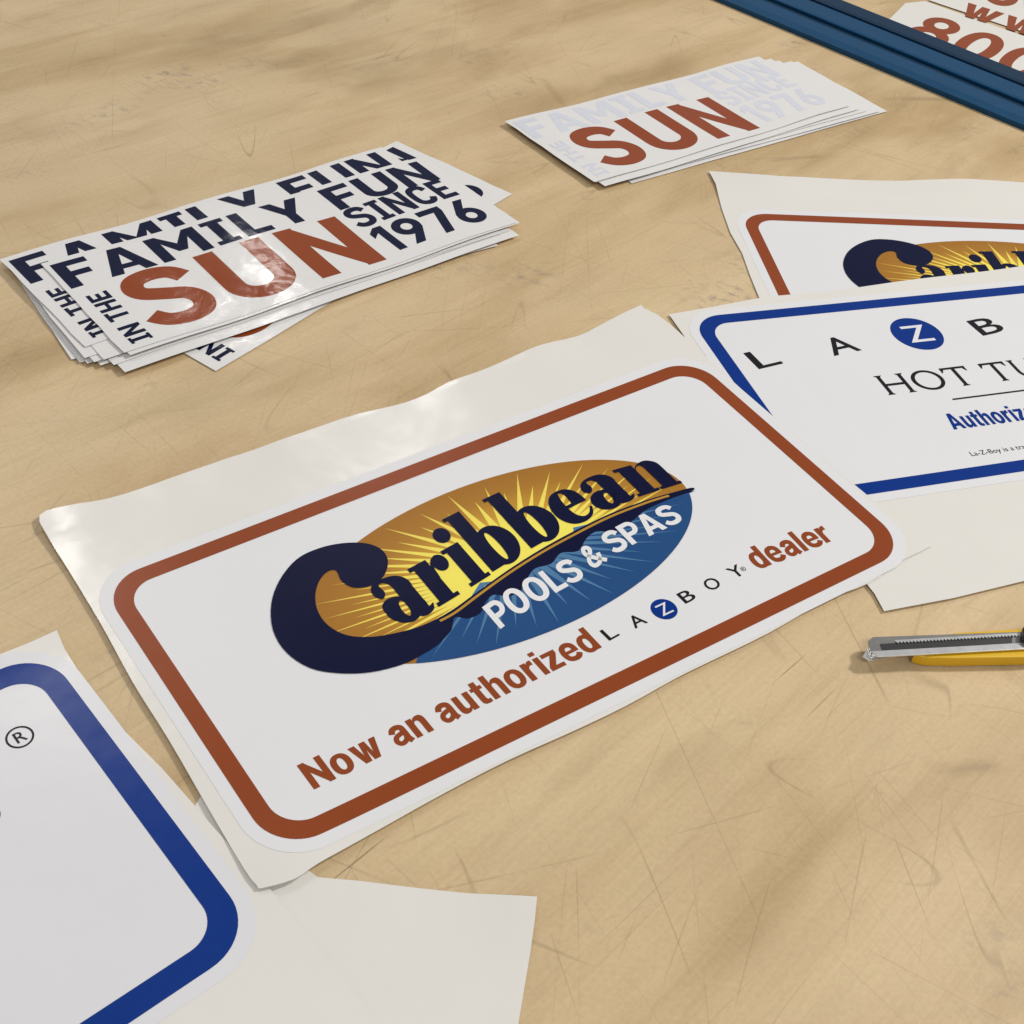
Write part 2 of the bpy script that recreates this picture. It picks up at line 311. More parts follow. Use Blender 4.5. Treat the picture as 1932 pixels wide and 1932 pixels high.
def font_text(s,bold=0.0,track=1.0):
    key=(s,bold,track)
    if key in _fc: return _fc[key]
    def mk(body):
        cu=bpy.data.curves.new('t','FONT'); cu.body=body; cu.size=1; cu.space_character=track; cu.resolution_u=3
        ob=bpy.data.objects.new('t',cu); COL.objects.link(ob)
        dg=bpy.context.evaluated_depsgraph_get(); dg.update()
        me=bpy.data.meshes.new_from_object(ob.evaluated_get(dg))
        V=[(v.co.x,v.co.y) for v in me.vertices]; F=[tuple(p.vertices) for p in me.polygons]
        bpy.data.objects.remove(ob); bpy.data.curves.remove(cu); bpy.data.meshes.remove(me)
        return V,F
    hV,_=mk('H'); y0=min(v[1] for v in hV); ch=max(v[1] for v in hV)-y0
    V,F=mk(s); x0=min(v[0] for v in V); w=(max(v[0] for v in V)-x0)/ch
    V=[((x-x0)/ch,(y-y0)/ch) for x,y in V]
    if bold==0: _fc[key]=([(V,F,0.0)],w); return _fc[key]
    ps=[]; k=(1-2*bold*.6)
    for i in range(8):
        a=math.pi/4*i+math.pi/8; ox,oy=bold*1.08*math.cos(a),bold*.75*math.sin(a)
        ps.append(([(x+bold+ox,bold*.6+y*k+oy) for x,y in V],F,i*4e-6))
    _fc[key]=(ps,w+2*bold); return _fc[key]
def line_text(pw,a,b,cap):
    ps,w=pw; dx,dy=b[0]-a[0],b[1]-a[1]; d=math.hypot(dx,dy); ux,uy=dx/d,dy/d; s=d/w
    return xf(ps,lambda x,y:(a[0]+ux*x*s-uy*y*cap, a[1]+uy*x*s+ux*y*cap))
def path_text(pw,path,c0,c1):
    ps,w=pw; pp=catmull(path,False,12)
    L=[0]
    for i in range(1,len(pp)): L.append(L[-1]+math.hypot(pp[i][0]-pp[i-1][0],pp[i][1]-pp[i-1][1]))
    xs=[p[0] for p in pp]; ys=[p[1] for p in pp]
    def f(x,y):
        t=x/w; s=t*L[-1]
        bx=float(np.interp(s,L,xs)); by=float(np.interp(s,L,ys))
        if t>1: bx+=(s-L[-1])
        return (bx,by+y*(c0+(c1-c0)*t))
    return xf(ps,f)

# ------------------------------------------------------------------ mesh building, draped on a height field
def build(name,polys,frame,hf,off,mat,parent=None,grid=0.012,smooth=True,uvs=False):
    bm=bmesh.new()
    lay=bm.verts.layers.float.new('dz')
    uvl=bm.loops.layers.uv.new('print') if uvs else None
    for V,F,dz in polys:
        vs=[];loc={}
        for v in V:
            x,y=frame.w(*v) if frame else v
            nv=bm.verts.new((x,y,0)); nv[lay]=dz; vs.append(nv); loc[nv]=v
        for f in F:
            try: fc=bm.faces.new([vs[i] for i in f])
            except ValueError: continue
            if uvs:
                for lp in fc.loops: lp[uvl].uv=loc[lp.vert]
    bmesh.ops.dissolve_degenerate(bm,dist=1e-7,edges=bm.edges[:])
    if grid:
        for ax in (0,1):
            cs=[v.co[ax] for v in bm.verts]; a,b=min(cs),max(cs)
            k=math.ceil(a/grid)
            while k*grid<b:
                co=[0,0,0];co[ax]=k*grid;no=[0,0,0];no[ax]=1
                bmesh.ops.bisect_plane(bm,geom=bm.verts[:]+bm.edges[:]+bm.faces[:],plane_co=co,plane_no=no,dist=1e-7)
                k+=1
    bmesh.ops.triangulate(bm,faces=[f for f in bm.faces if len(f.verts)>4])
    lay=bm.verts.layers.float.get('dz')
    for v in bm.verts: v.co.z=hf(v.co.x,v.co.y)+off+v[lay]
    bm.normal_update()
    for f in bm.faces:
        if f.normal.z<0: f.normal_flip()
        f.smooth=smooth
    me=bpy.data.meshes.new(name); bm.to_mesh(me); bm.free()
    me.materials.append(mat)
    ob=bpy.data.objects.new(name,me); COL.objects.link(ob)
    if parent:
        ob.parent=parent; ob.matrix_parent_inverse=Matrix.Translation(-Vector(parent.location)) 
    return ob
def thing(name,label,cat,loc=(0,0,0),group=None):
    e=bpy.data.objects.new(name,None); e.empty_display_size=0.02; e.location=loc; COL.objects.link(e)
    e["label"]=label; e["category"]=cat
    if group: e["group"]=group
    return e
def clamp(x,a=0.0,b=1.0): return max(a,min(b,x))
def sm(x): x=clamp(x); return x*x*(3-2*x)

# ------------------------------------------------------------------ table
bpy.ops.mesh.primitive_cube_add(size=1)
tb=bpy.context.object; tb.name='plywood_table'; tb.data.name='plywood_table'
tb.scale=(5.0,4.4,0.02); tb.location=(0,1.5,-0.01)
bpy.ops.object.transform_apply(location=True,scale=True)
tb.data.materials.append(M_WOOD)
tb["label"]="pale plywood work table with scratches and dark grain streaks"; tb["category"]="table"

# ------------------------------------------------------------------ main emblem decal
W=2.116
ZM=0.0026
FM=quad_frame([P(523,1616,ZM),P(1717,1035,ZM),P(1307,675,ZM),P(187,1102,ZM)],W)
def q(x,y): return FM.px(x,y,ZM)
S0=0.24
def emblem_parts(fr,hf,parent):
    e=bpy.data.objects.new('logo',None); COL.objects.link(e); e.empty_display_size=0.02; e.location=parent.location
    e.parent=parent; e.matrix_parent_inverse=Matrix.Translation(-Vector(parent.location))
    build('sun_disc',[poly(ell(EC[0],EC[1],EA,EB,90))],fr,hf,0.00030,M_GOLD,e,.010,uvs=True)
    core=(EC[0]+.02,EC[1]-.06)
    rays=[];n=64
    for i in range(n):
        a=2*math.pi*i/n+.03; rr=(.97,.80,.92,.80)[i%4]
        tip=(EC[0]+EA*math.cos(a),EC[1]+EB*math.sin(a))
        tip=(core[0]+(tip[0]-core[0])*rr,core[1]+(tip[1]-core[1])*rr)
        da=.50*2*math.pi/n
        b0=(EC[0]+EA*math.cos(a-da),EC[1]+EB*math.sin(a-da)); b1=(EC[0]+EA*math.cos(a+da),EC[1]+EB*math.sin(a+da))
        k0=.44
        b0=(core[0]+(b0[0]-core[0])*k0,core[1]+(b0[1]-core[1])*k0); b1=(core[0]+(b1[0]-core[0])*k0,core[1]+(b1[1]-core[1])*k0)
        rays.append(poly([b0,b1,tip],(i%3)*8e-6))
    rim=[(EC[0]+EA*math.cos(t),EC[1]+EB*math.sin(t)) for t in [2*math.pi*i/64 for i in range(64)]]
    rays.append(poly([(core[0]+(x-core[0])*.443,core[1]+(y-core[1])*.443) for x,y in rim],3e-5))
    build('sun_rays',rays,fr,hf,0.00038,M_YELL,e,.010,uvs=True)
    band=[q(*p) for p in [(800,1205),(850,1168),(900,1128),(960,1085),(1020,1045),(1080,1012),(1150,978),(1220,950),(1312,926)]]
    def ang(p): return math.atan2((p[1]-EC[1])/EB,(p[0]-EC[0])/EA)
    a1=ang(q(1316,926)); a0=ang(q(795,1240))
    if a0>a1: a0-=2*math.pi
    arc=[(EC[0]+EA*math.cos(a0+(a1-a0)*i/50),EC[1]+EB*math.sin(a0+(a1-a0)*i/50)) for i in range(51)]
    build('sea',[poly(arc+catmull(band,False,4)[::-1])],fr,hf,0.00048,M_SEA,e)
    rays=[]
    hc=(EC[0]+.02,EC[1]+.04)
    for i in range(19):
        a=a0+(a1-a0)*(i+.6)/19.5
        r1=(.96,.82,.90)[i%3]; r0=.34
        tipi=(EC[0]+EA*r1*math.cos(a),EC[1]+EB*r1*math.sin(a))
        b0=(hc[0]+EA*r0*math.cos(a-.06),hc[1]-.02+EB*r0*math.sin(a-.06)); b1=(hc[0]+EA*r0*math.cos(a+.06),hc[1]-.02+EB*r0*math.sin(a+.06))
        rays.append(poly([b0,b1,tipi],0))
    build('sea_rays',rays,fr,hf,0.00054,M_SEAL,e)
    C=[(560,1056),(600,1036),(645,1026),(690,1026),(720,1038),(732,1060),(724,1088),(700,1106),(668,1110),(645,1098),(634,1078),(618,1080),(602,1098),(595,1125),(600,1155),(620,1182),(655,1200),(700,1203),(750,1195),(800,1180),(850,1154),(900,1118),(960,1075),(1020,1037),(1080,1004),(1150,970),(1220,944),(1280,927),(1306,921)]
    Cb=[(1306,927),(1262,943),(1218,963),(1190,986),(1160,1004),(1126,1003),(1106,1017),(1090,1040),(1058,1044),(1040,1064),(1010,1073),(996,1090),(984,1113),(960,1126),(932,1123),(916,1137),(906,1158),(882,1168),(858,1166),(852,1189),(838,1206),(825,1219),(800,1235),(760,1255),(700,1270),(640,1272),(585,1262),(540,1232),(515,1190),(512,1140),(528,1095)]
    build('swoosh',[poly([q(*p) for p in catmull(C+Cb,True,4)])],fr,hf,0.00060,M_NAVY,e)
    build('gold_underline',[ribbon([q(*p) for p in catmull([(830,1173),(860,1156),(905,1122),(962,1081),(1022,1043),(1082,1010),(1150,976),(1220,949),(1262,936)],False,5)],.0075)],fr,hf,0.00064,M_LINE,e)
    base=[q(*p) for p in [(746,1181),(800,1162),(860,1127),(925,1086),(995,1043),(1065,1004),(1130,970),(1200,940),(1290,911)]]
    build('script_lettering',path_text(fat('aribbean'),base,.168,.124),fr,hf,0.00070,M_NAVY,e)
    base=[q(*p) for p in [(944,1188),(1000,1148),(1060,1113),(1108,1087),(1135,1065),(1175,1039),(1230,1010),(1292,982)]]
    build('sans_lettering',path_text(grot('POOLS & SPAS',.07),base,.090,.080),fr,hf,0.00070,M_WHITE,e)
    return e

def hmain(x,y):
    u,v=FM.l(x,y)
    z=ZM
    z+=clamp((v-1.03)/.22)**2*(.0012+.0009*math.sin(u*8.5+.6)+.0006*math.sin(u*19+1))
    z+=clamp((u-2.16)/.15)**2*.0015
    z+=clamp((-.04-u)/.22)**2*(.0025)*(.4+.6*sm(v))
    z+=clamp((-.05-v)/.14)**2*(.0012+.0009*math.sin(u*6+1))
    z+=.0004*math.sin(u*3.3+.4)*math.sin(v*2.6+1)
    z+=.0018*math.exp(-((u-.0)**2+(v+.05)**2)/.02)
    return z
o=P(980,1067); mainT=thing('decal_sheet','large white decal with brown rounded border and oval sun logo','decal',(o[0],o[1],0))
out=[(75,975),(130,958),(200,944),(300,912),(415,868),(480,850),(540,830),(640,795),(740,768),(800,746),(845,724),(900,705),(960,680),(1020,655),(1090,634),(1130,615),(1205,578),(1215,582),(1265,612),(1400,735),(1565,876),(1640,938),(1745,1024),(1754,1032),(1690,1064),(1640,1100),(1560,1132),(1450,1194),(1330,1252),(1270,1282),(1180,1332),(1080,1380),(960,1434),(840,1496),(720,1563),(660,1597),(600,1632),(555,1662),(495,1678),(484,1672),(460,1640),(390,1520),(318,1395),(252,1290),(192,1180),(132,1080),(94,1020)]
build('backing_paper',[poly(catmull([q(*p) for p in out],True,3))],FM,hmain,0,M_BACK,mainT,0.008)
pm=.036
build('vinyl_panel',[poly(rrect(-pm,-pm,W+pm,1+pm,.15))],FM,hmain,0.00014,M_VINYL,mainT,0.008)
def border(fr,hf,mat,parent,t=.05,r=.12):
    build('border',[loop_ring(rrect(0,0,W,1,r),rrect(t,t,W-t,1-t,r-t*.75))],fr,hf,0.00030,mat,parent,0.008)
border(FM,hmain,M_BROWN,mainT)
emblem_parts(FM,hmain,mainT)
def footer(fr,hf,parent):
    a,b=q(593,1491),q(1136,1221)
    t=line_text(grot('Now an authorized'),a,b,.084)
    t+=line_text(grot('dealer'),q(1431,1075),q(1576,1019),.084)
    build('lettering',t,fr,hf,0.0003,M_BROWN,parent)
    s=[]
    for ch,x0,y0,x1,y1 in (('L',1150,1209,1170,1198),('A',1199,1186,1223,1174),('B',1294,1139,1316,1128),('O',1340,1116,1364,1105),('Y',1386,1092,1408,1082)):
        s+=line_text(font_text(ch,0.012),q(x0,y0),q(x1,y1),.042)
    s+=line_text(font_text('®',0.0),q(1402,1079),q(1410,1075),.016)
    build('small_lettering',s,fr,hf,0.0003,M_BLACK,parent)
    c=q(1253,1149)
    build('round_mark',[poly(ell(c[0],c[1],.038,.038,40))],fr,hf,0.0003,M_BLUE,parent)
    build('round_mark_letter',line_text(font_text('Z',0.0),(c[0]-.02,c[1]-.02),(c[0]+.02,c[1]-.02),.04),fr,hf,0.0004,M_WHITE,parent)
footer(FM,hmain,mainT)

# ------------------------------------------------------------------ second emblem decal, partly covered
def dec_frame(corner,other,z):
    a=P(*corner,z);b=P(*other,z)
    return a,math.atan2(b[1]-a[1],b[0]-a[0])
ZC=0.0008
a,ang=dec_frame((1395,402),(1932,423),ZC)
fr0=rigid_frame(a,ang,S0)
F2=rigid_frame(fr0.w(0,-1),ang,S0)
def h2(x,y):
    u,v=F2.l(x,y)
    return ZC+clamp((v-1.02)/.2)**2*(.0018+.0012*math.sin(u*7))+clamp((-.02-u)/.2)**2*.004
o=P(1600,470); t2=thing('decal_sheet','white decal with brown border and oval sun logo under another','decal',(o[0],o[1],0))
o2=[(1337,325),(1400,331),(1470,337),(1600,340),(1700,343),(1820,342),(1932,346),(2400,360),(2500,470),(2500,640),(2000,700),(1600,690),(1480,640),(1432,562),(1415,520),(1400,478),(1378,440),(1362,395),(1350,350)]
build('backing_paper',[poly([F2.px(*p,ZC) for p in o2])],F2,h2,0,M_BACK,t2)
build('vinyl_panel',[poly(rrect(-pm,-pm,W+pm,1+pm,.15))],F2,h2,0.00014,M_VINYL,t2)
border(F2,h2,M_BROWN,t2); emblem_parts(F2,h2,t2)

# ------------------------------------------------------------------ blue bordered decals
def blue_content(fr,hf,parent,src,ZL):
    def r(x,y): return src.px(x,y,ZL)
    s=[]
    for ch,p0,p1 in (('L',(1432,697),(1478,686)),('A',(1574,672),(1626,661)),('B',(1855,634),(1900,624))):
        A,B=r(*p0),r(*p1); s+=line_text(font_text(ch,0.012),A,B,.098)
    step=(r(1855,634)[0]-r(1574,672)[0])/2
    bx,by=r(1855,634)
    s+=line_text(font_text('O',0.012),(bx+step,by),(bx+step+.12,by),.10)
    s+=line_text(font_text('Y',0.012),(bx+2*step,by),(bx+2*step+.11,by),.10)
    hot=r(1676,746)
    s+=line_text(engr('HOT TUBS'),hot,(hot[0]+.86,hot[1]),.108)
    ln=r(1797,754)
    s.append(rect(ln[0],ln[1]-.004,ln[0]+.66,ln[1]+.004))
    sm_=r(1834,861)
    s+=line_text(font_text('La-Z-Boy is a trademark of La-Z-Boy Incorporated',0.0),sm_,(sm_[0]+.66,sm_[1]),.021)
    build('lettering',s,fr,hf,0.0003,M_BLACK,parent)
    au=r(1800,811)
    build('blue_lettering',line_text(grot('Authorized Dealer'),au,(au[0]+.66,au[1]),.082),fr,hf,0.0003,M_BLUE,parent)
    c=r(1730,630)
    build('round_mark',[poly(ell(c[0],c[1],.10,.10,50))],fr,hf,0.0003,M_BLUE,parent)
    build('round_mark_letter',line_text(font_text('Z',0.01),(c[0]-.052,c[1]-.05),(c[0]+.052,c[1]-.05),.10),fr,hf,0.0004,M_WHITE,parent)
ZL=0.0020
a,ang=dec_frame((1300,600),(1932,525),ZL); ang-=math.radians(1.8)
fr0=rigid_frame(a,ang,S0)
F3=rigid_frame(fr0.w(0,-1),ang,S0)
def h3(x,y):
    u,v=F3.l(x,y)
    return ZL+clamp((v-1.02)/.12)**2*(.0015+.001*math.sin(u*8))
o=P(1700,800); t3=thing('decal_sheet','white decal with blue rounded border and spaced black lettering','decal',(o[0],o[1],0))
o3=[(1262,593),(1350,578),(1450,560),(1580,548),(1700,532),(1932,503),(2500,440),(2700,800),(2700,950),(1932,1096),(1800,1128),(1668,1153),(1650,1120),(1610,1070),(1500,950),(1400,800),(1330,690)]
build('backing_paper',[poly([F3.px(*p,ZL) for p in o3])],F3,h3,0,M_BACK,t3)
build('vinyl_panel',[poly(rrect(-pm,-pm,W+pm,1+pm,.15))],F3,h3,0.00014,M_VINYL,t3)
border(F3,h3,M_BLUE,t3,.052)
blue_content(F3,h3,t3,F3,ZL)

# near blue decal
ZA=0.0012
tr=P(85,1227,ZA); br=P(490,1767,ZA)
ang=math.atan2(tr[1]-br[1],tr[0]-br[0])-math.pi/2
sc=math.hypot(tr[0]-br[0],tr[1]-br[1])
fr0=rigid_frame(br,ang,sc)
F4=rigid_frame(fr0.w(-W,0),ang,sc)
def h4(x,y):
    u,v=F4.l(x,y)
    return ZA+clamp((v-.9)/.3)**2*.007*(.6+.4*math.sin(u*7))+clamp((u-W-.02)/.3)**2*.001+.0007*math.sin(u*6)*math.sin(v*5)+.0006
o=P(150,1700); t4=thing('decal_sheet','white decal with thick blue rounded border, mostly out of view','decal',(o[0],o[1],0))
o4=[(-900,1640),(-300,1370),(0,1240),(60,1215),(108,1192),(122,1225),(150,1270),(215,1360),(305,1450),(410,1570),(520,1690),(620,1810),(715,1932),(850,2100),(500,2350),(-400,2350)]
build('backing_paper',[poly([F4.px(*p,ZA) for p in o4])],F4,h4,0,M_BACK,t4)
M_GLV=mat_simple('gloss_vinyl_mat',(0.72,0.72,0.745,1),0.27,var=0.015,bump=0.0008,bscale=14,spec=.4)
M_GLB=mat_simple('gloss_blue_ink_mat',srgb(0,48,128),0.27,bump=0.0008,bscale=14,spec=.3)
build('vinyl_panel',[poly(rrect(-pm,-pm,W+pm,1+pm,.15))],F4,h4,0.00014,M_GLV,t4)
border(F4,h4,M_GLB,t4,.06)
rr=F4.px(38,1393,ZA)
s=[loop_ring(ell(rr[0],rr[1],.033,.033),ell(rr[0],rr[1],.028,.028))]+line_text(font_text('R',.012),(rr[0]-.012,rr[1]-.016),(rr[0]+.014,rr[1]-.016),.033)
yy=F4.px(30,1464,ZA)
s+=line_text(font_text('Y',.010),(yy[0]-.125,yy[1]),yy,.10)
yy=F4.px(14,1546,ZA)
s+=line_text(engr('HOT TUBS'),(yy[0]-.86,yy[1]),yy,.108)
build('lettering',s,F4,h4,.0003,M_BLACK,t4)
# blank backing sheet
ZB=0.0004
o=P(800,1800); t5=thing('paper_sheet','blank cream backing paper lying flat under decals','paper',(o[0],o[1],0))
def h5(x,y):
    cx,cy=P(1012,1697); d=math.hypot(x-cx,y-cy)
    return ZB+.003*math.exp(-(d/.03)**2)
o5=[(380,1500),(600,1655),(680,1662),(760,1672),(880,1686),(1012,1697),(1008,1740),(1000,1800),(990,1860),(978,1932),(968,2050),(960,2150),(300,2200),(200,1800)]
build('paper',[poly([P(*p,ZB) for p in o5])],None,h5,0,M_BACK,t5)

# ------------------------------------------------------------------ stacked small decals
fo=P(135,545,.007); f1=P(828,338,.007)
SANG=math.atan2(f1[1]-fo[1],f1[0]-fo[0])
FS=rigid_frame(fo,SANG)
def z1(x,y): return FS.px(x,y,.007)
DEC={'dark':[], 'sun':[]}
capF=z1(97,497)[1]-z1(135,545)[1]
DEC['dark']+=line_text(block('FAMILY FUN'),z1(135,546),z1(832,337),.95*abs(capF))
DEC['sun']+=line_text(block('SUN',.15),z1(300,624),z1(730,487),1.03*abs(z1(560,428)[1]-z1(608,526)[1]))
DEC['dark']+=line_text(block('SINCE'),z1(682,428),z1(868,366),1.08*abs(z1(655,392)[1]-z1(684,424)[1]))
DEC['dark']+=line_text(block('1976'),z1(742,474),z1(930,411),1.08*abs(z1(700,432)[1]-z1(745,472)[1])*1.0)
inh=abs(z1(290,634)[0]-z1(246,648)[0])*.92
DEC['dark']+=line_text(block('IN THE'),z1(290,638),z1(200,548),inh)
bl=z1(235,668); tl=z1(90,500); tr=z1(800,290)
x0=min(bl[0],tl[0]); x1=max(z1(958,410)[0],tr[0])-.003; y0=bl[1]; y1=tl[1]+.004
def decal_outline(seed):
    r=random.Random(seed); j=lambda: r.uniform(-.0008,.0008)
    pts=[]
    for (xa,ya),(xb,yb) in (((x0,y0),(x1,y0)),((x1,y0),(x1,y1)),((x1,y1),(x0,y1)),((x0,y1),(x0,y0))):
        n=7
        for i in range(n):
            t=i/n; pts.append((xa+(xb-xa)*t+(j() if i else 0),ya+(yb-ya)*t+(j() if i else 0)))
    return pts
def stack(base_frame,poses,ghost,label,group,z00,step):
    for k,(dx,dy,rot,printed,lab) in enumerate(poses):
        z0=z00+k*step
        cx,cy=(x0+x1)/2,(y0+y1)/2
        c,n=math.cos(rot),math.sin(rot)
        Mloc=np.array([[c,-n,cx-c*cx+n*cy+dx],[n,c,cy-n*cx-c*cy+dy],[0,0,1.0]])
        fr=Frame(base_frame.M@Mloc)
        def hf(x,y,z0=z0,k=k):
            a,b=base_frame.l(x,y)
            ua=(a-cx)/(x1-x0)*2; vb=(b-cy)/(y1-y0)*2
            return z0+.0012*ua*ua*(k/len(poses))+.0016*clamp(-vb-.3)**2*(k/len(poses)+.2)+.0008*math.sin(a*40+1)*(k/len(poses))
        ctr=fr.w(cx,cy)
        e=thing('small_decal',lab or label,'decal',(ctr[0],ctr[1],z0),group)
        build('vinyl_sheet',[poly(decal_outline(k*7+len(label)))],fr,hf,0,M_DECAL,e,0.014)
        if printed:
            build('slogan_lettering',DEC['dark'],fr,hf,.00012,M_GHOST if ghost else M_NAVYG,e,0.014)
            build('sun_lettering',DEC['sun'],fr,hf,.00012,M_BROWNG,e,0.014)
def dl(px0,px1,fr,z):
    a=fr.px(*px0,z);b=fr.px(*px1,z); return (b[0]-a[0],b[1]-a[1])
def corner_pose(fr,BL,BR,z,printed=True,lab=None):
    """lay a sheet so its lower edge starts at BL and heads for BR"""
    a=fr.px(*BL,z);b=fr.px(*BR,z); rot=math.atan2(b[1]-a[1],b[0]-a[0])
    cx,cy=(x0+x1)/2,(y0+y1)/2; c,n=math.cos(rot),math.sin(rot)
    rx=cx+c*(x0-cx)-n*(y0-cy); ry=cy+n*(x0-cx)+c*(y0-cy)
    return (a[0]-rx,a[1]-ry,rot,printed,lab)
poses=[corner_pose(FS,(407,700),(962,368),.001)]
for i,(L_,R_) in enumerate((((135,678),(930,466)),((150,684),(935,460)),((165,686),(945,452)),((190,690),(940,446)),((236,704),(946,456)),((215,690),(948,440)),((178,684),(942,442)),((160,676),(934,436)),((196,680),(945,428)))):
    poses.append(corner_pose(FS,L_,R_,.0015+i*.0005,False))
d=dl((135,545),(54,526),FS,.006); poses.append((d[0],d[1],.03,True,None))
poses.append((.002,-.003,.008,False,None))
poses.append((0,0,0,True,'glossy white decal with navy and brown slogan atop pile'))
stack(FS,poses,False,'white decal with navy and brown slogan in a loose pile','pile of navy and brown slogan decals',.0007,.00042)
# pale stack
g0=P(1010,262,.005); g1=P(1482,135,.005)
FG2=rigid_frame(g0,math.atan2(g1[1]-g0[1],g1[0]-g0[0]))
poses=[]
poses.append(corner_pose(FG2,(1192,346),(1688,206),.001,True))
for pt,pr in (((1155,347),(1650,204)),((1168,343),(1655,212)),((1142,347),(1630,212)),((1130,344),(1615,208))):
    poses.append(corner_pose(FG2,pt,pr,.002,False))
d=dl((1440,90),(1460,96),FG2,0.0); poses.append((d[0],d[1]+.003,0.0,False,None))
poses.append((.002,.001,.006,False,None))
poses.append((0,0,0,True,'white decal with pale slogan and brown word atop pile'))
stack(FG2,poses,True,'white decal with pale slogan and brown word in pile','pile of pale slogan decals',.0007,.00045)

# ------------------------------------------------------------------ blue rail
ra=P(1345,0);rb=P(1932,247)
ang=math.atan2(rb[1]-ra[1],rb[0]-ra[0])
FR=rigid_frame(ra,ang)
w_=FR.px(1760,67,.012)[1]
rt=thing('metal_rail','long blue anodised metal rail lying across the table','rail',(ra[0],ra[1],0))
def extr(name,prof,x0_,x1_,mat,parent,fr=FR):
    bm=bmesh.new(); A=[];B=[]
    for t,z in prof:
        xa,ya=fr.w(x0_,t); xb,yb=fr.w(x1_,t)
        A.append(bm.verts.new((xa,ya,z)));B.append(bm.verts.new((xb,yb,z)))
    n=len(prof)
    for i in range(n): bm.faces.new((A[i],A[(i+1)%n],B[(i+1)%n],B[i]))
    bm.faces.new(A);bm.faces.new(B[::-1])
    bmesh.ops.recalc_face_normals(bm,faces=bm.faces[:])
    me=bpy.data.meshes.new(name);bm.to_mesh(me);bm.free();me.materials.append(mat)
    ob=bpy.data.objects.new(name,me);COL.objects.link(ob);ob.parent=parent;ob.matrix_parent_inverse=Matrix.Translation(-Vector(parent.location))
    bv=ob.modifiers.new('b','BEVEL');bv.width=.0005;bv.segments=2;bv.limit_method='ANGLE'
    return ob
extr('front_lip',[(0,0),(0,.006),(w_*.10,.0085),(w_*.30,.0085),(w_*.33,.006),(w_*.33,0)],-1.2,1.2,M_RAIL,rt)
extr('channel_floor',[(w_*.331,0),(w_*.331,.0055),(w_*.74,.0055),(w_*.74,0)],-1.2,1.2,M_RAILD,rt)
extr('centre_ridge',[(w_*.42,.0056),(w_*.42,.009),(w_*.45,.0100),(w_*.70,.0100),(w_*.72,.0095),(w_*.72,.0056)],-1.2,1.2,M_RAIL,rt)
extr('back_wall',[(w_*.741,0),(w_*.741,.011),(w_*.78,.0122),(w_*.98,.0122),(w_,.011),(w_,0)],-1.2,1.2,M_RAILD,rt)

# ------------------------------------------------------------------ sheets with large figures beyond the rail
def big_sheet(outline,texts,label,z):
    o=P(*outline[0]); t=thing('lettering_sheet',label,'decal',(o[0],o[1],0))
    hf=lambda x,y:z
    build('vinyl_sheet',[poly([P(*p,z) for p in outline])],None,hf,0,M_BACK,t,0.03)
    I=rigid_frame((0,0),0); ps=[]
    for s,p0,p1,top in texts:
        a=P(*p0,z);b=P(*p1,z);tp=P(*top,z)
        d=math.hypot(b[0]-a[0],b[1]-a[1]); ux,uy=(b[0]-a[0])/d,(b[1]-a[1])/d
        cap=abs(-(tp[0]-a[0])*uy+(tp[1]-a[1])*ux)
        ps+=line_text(grot(s,.10),a,b,cap)
    build('figures',ps,I,hf,.0002,M_BROWN,t,0.03)
big_sheet([(1672,42),(1708,6),(1745,2),(1932,68),(2300,200),(2300,380),(1932,150)],[('800-800',(1696,68),(2290,276),(1710,10))],'white sheet with large brown phone figures beyond blue rail',.0008)
big_sheet([(1752,0),(1790,-20),(1850,-60),(2350,60),(2300,180),(1932,60),(1775,8)],[('www.',(1806,26),(2060,104),(1808,-10)),('800',(1850,0),(2060,56),(1866,-54))],'white sheet with brown web address letters beyond blue rail',.0016)

# ------------------------------------------------------------------ snap-off knife
ka=P(1622,1236);kb=P(1932,1218)
ang=math.atan2(kb[1]-ka[1],kb[0]-ka[0])
FK=rigid_frame(ka,ang)
kt=thing('utility_knife','yellow snap-off utility knife with steel blade sleeve','knife',(ka[0],ka[1],0))
def slab(name,pts,za,zb,mat,parent=kt,bev=.0006):
    bm=bmesh.new()
    A=[bm.verts.new((*FK.w(*p),za)) for p in pts];B=[bm.verts.new((*FK.w(*p),zb)) for p in pts]
    n=len(pts)
    for i in range(n): bm.faces.new((A[i],A[(i+1)%n],B[(i+1)%n],B[i]))
    bm.faces.new(A[::-1]);bm.faces.new(B)
    bmesh.ops.recalc_face_normals(bm,faces=bm.faces[:])
    me=bpy.data.meshes.new(name);bm.to_mesh(me);bm.free();me.materials.append(mat)
    ob=bpy.data.objects.new(name,me);COL.objects.link(ob);ob.parent=parent;ob.matrix_parent_inverse=Matrix.Translation(-Vector(parent.location))
    if bev:
        bv=ob.modifiers.new('b','BEVEL');bv.width=bev;bv.segments=3;bv.limit_method='ANGLE'
    return ob
def k(x,y,z=.008): return FK.px(x,y,z)
LK=.155
pts=[k(1722,1238,.007),k(1738,1245,.006),k(1750,1247,.006),k(1800,1248,.006),k(1932,1246,.006)]
yb=k(1932,1246,.006)[1]; yt=k(1932,1188,.008)[1]
slab('handle',pts+[(LK,yb),(LK+.006,(yb+yt)/2),(LK,yt)]+[k(1932,1188),k(1800,1196),k(1778,1204),k(1765,1225)],.0008,.0094,M_KYEL,bev=.0010)
slab('blade_sleeve',[k(1636,1213),k(1645,1206),(LK*.8,k(1932,1196)[1]),(LK*.8,k(1932,1226)[1]),k(1932,1226),k(1655,1242),k(1642,1238)],.0083,.0104,M_STEELD,bev=.0004)
slab('sleeve_edge',[k(1642,1230,.0105),(LK*.8,k(1932,1214,.0105)[1]),(LK*.8,k(1932,1226,.0105)[1]),k(1932,1226,.0105),k(1655,1241,.0105)],.01045,.0114,M_STEEL,bev=.0003)
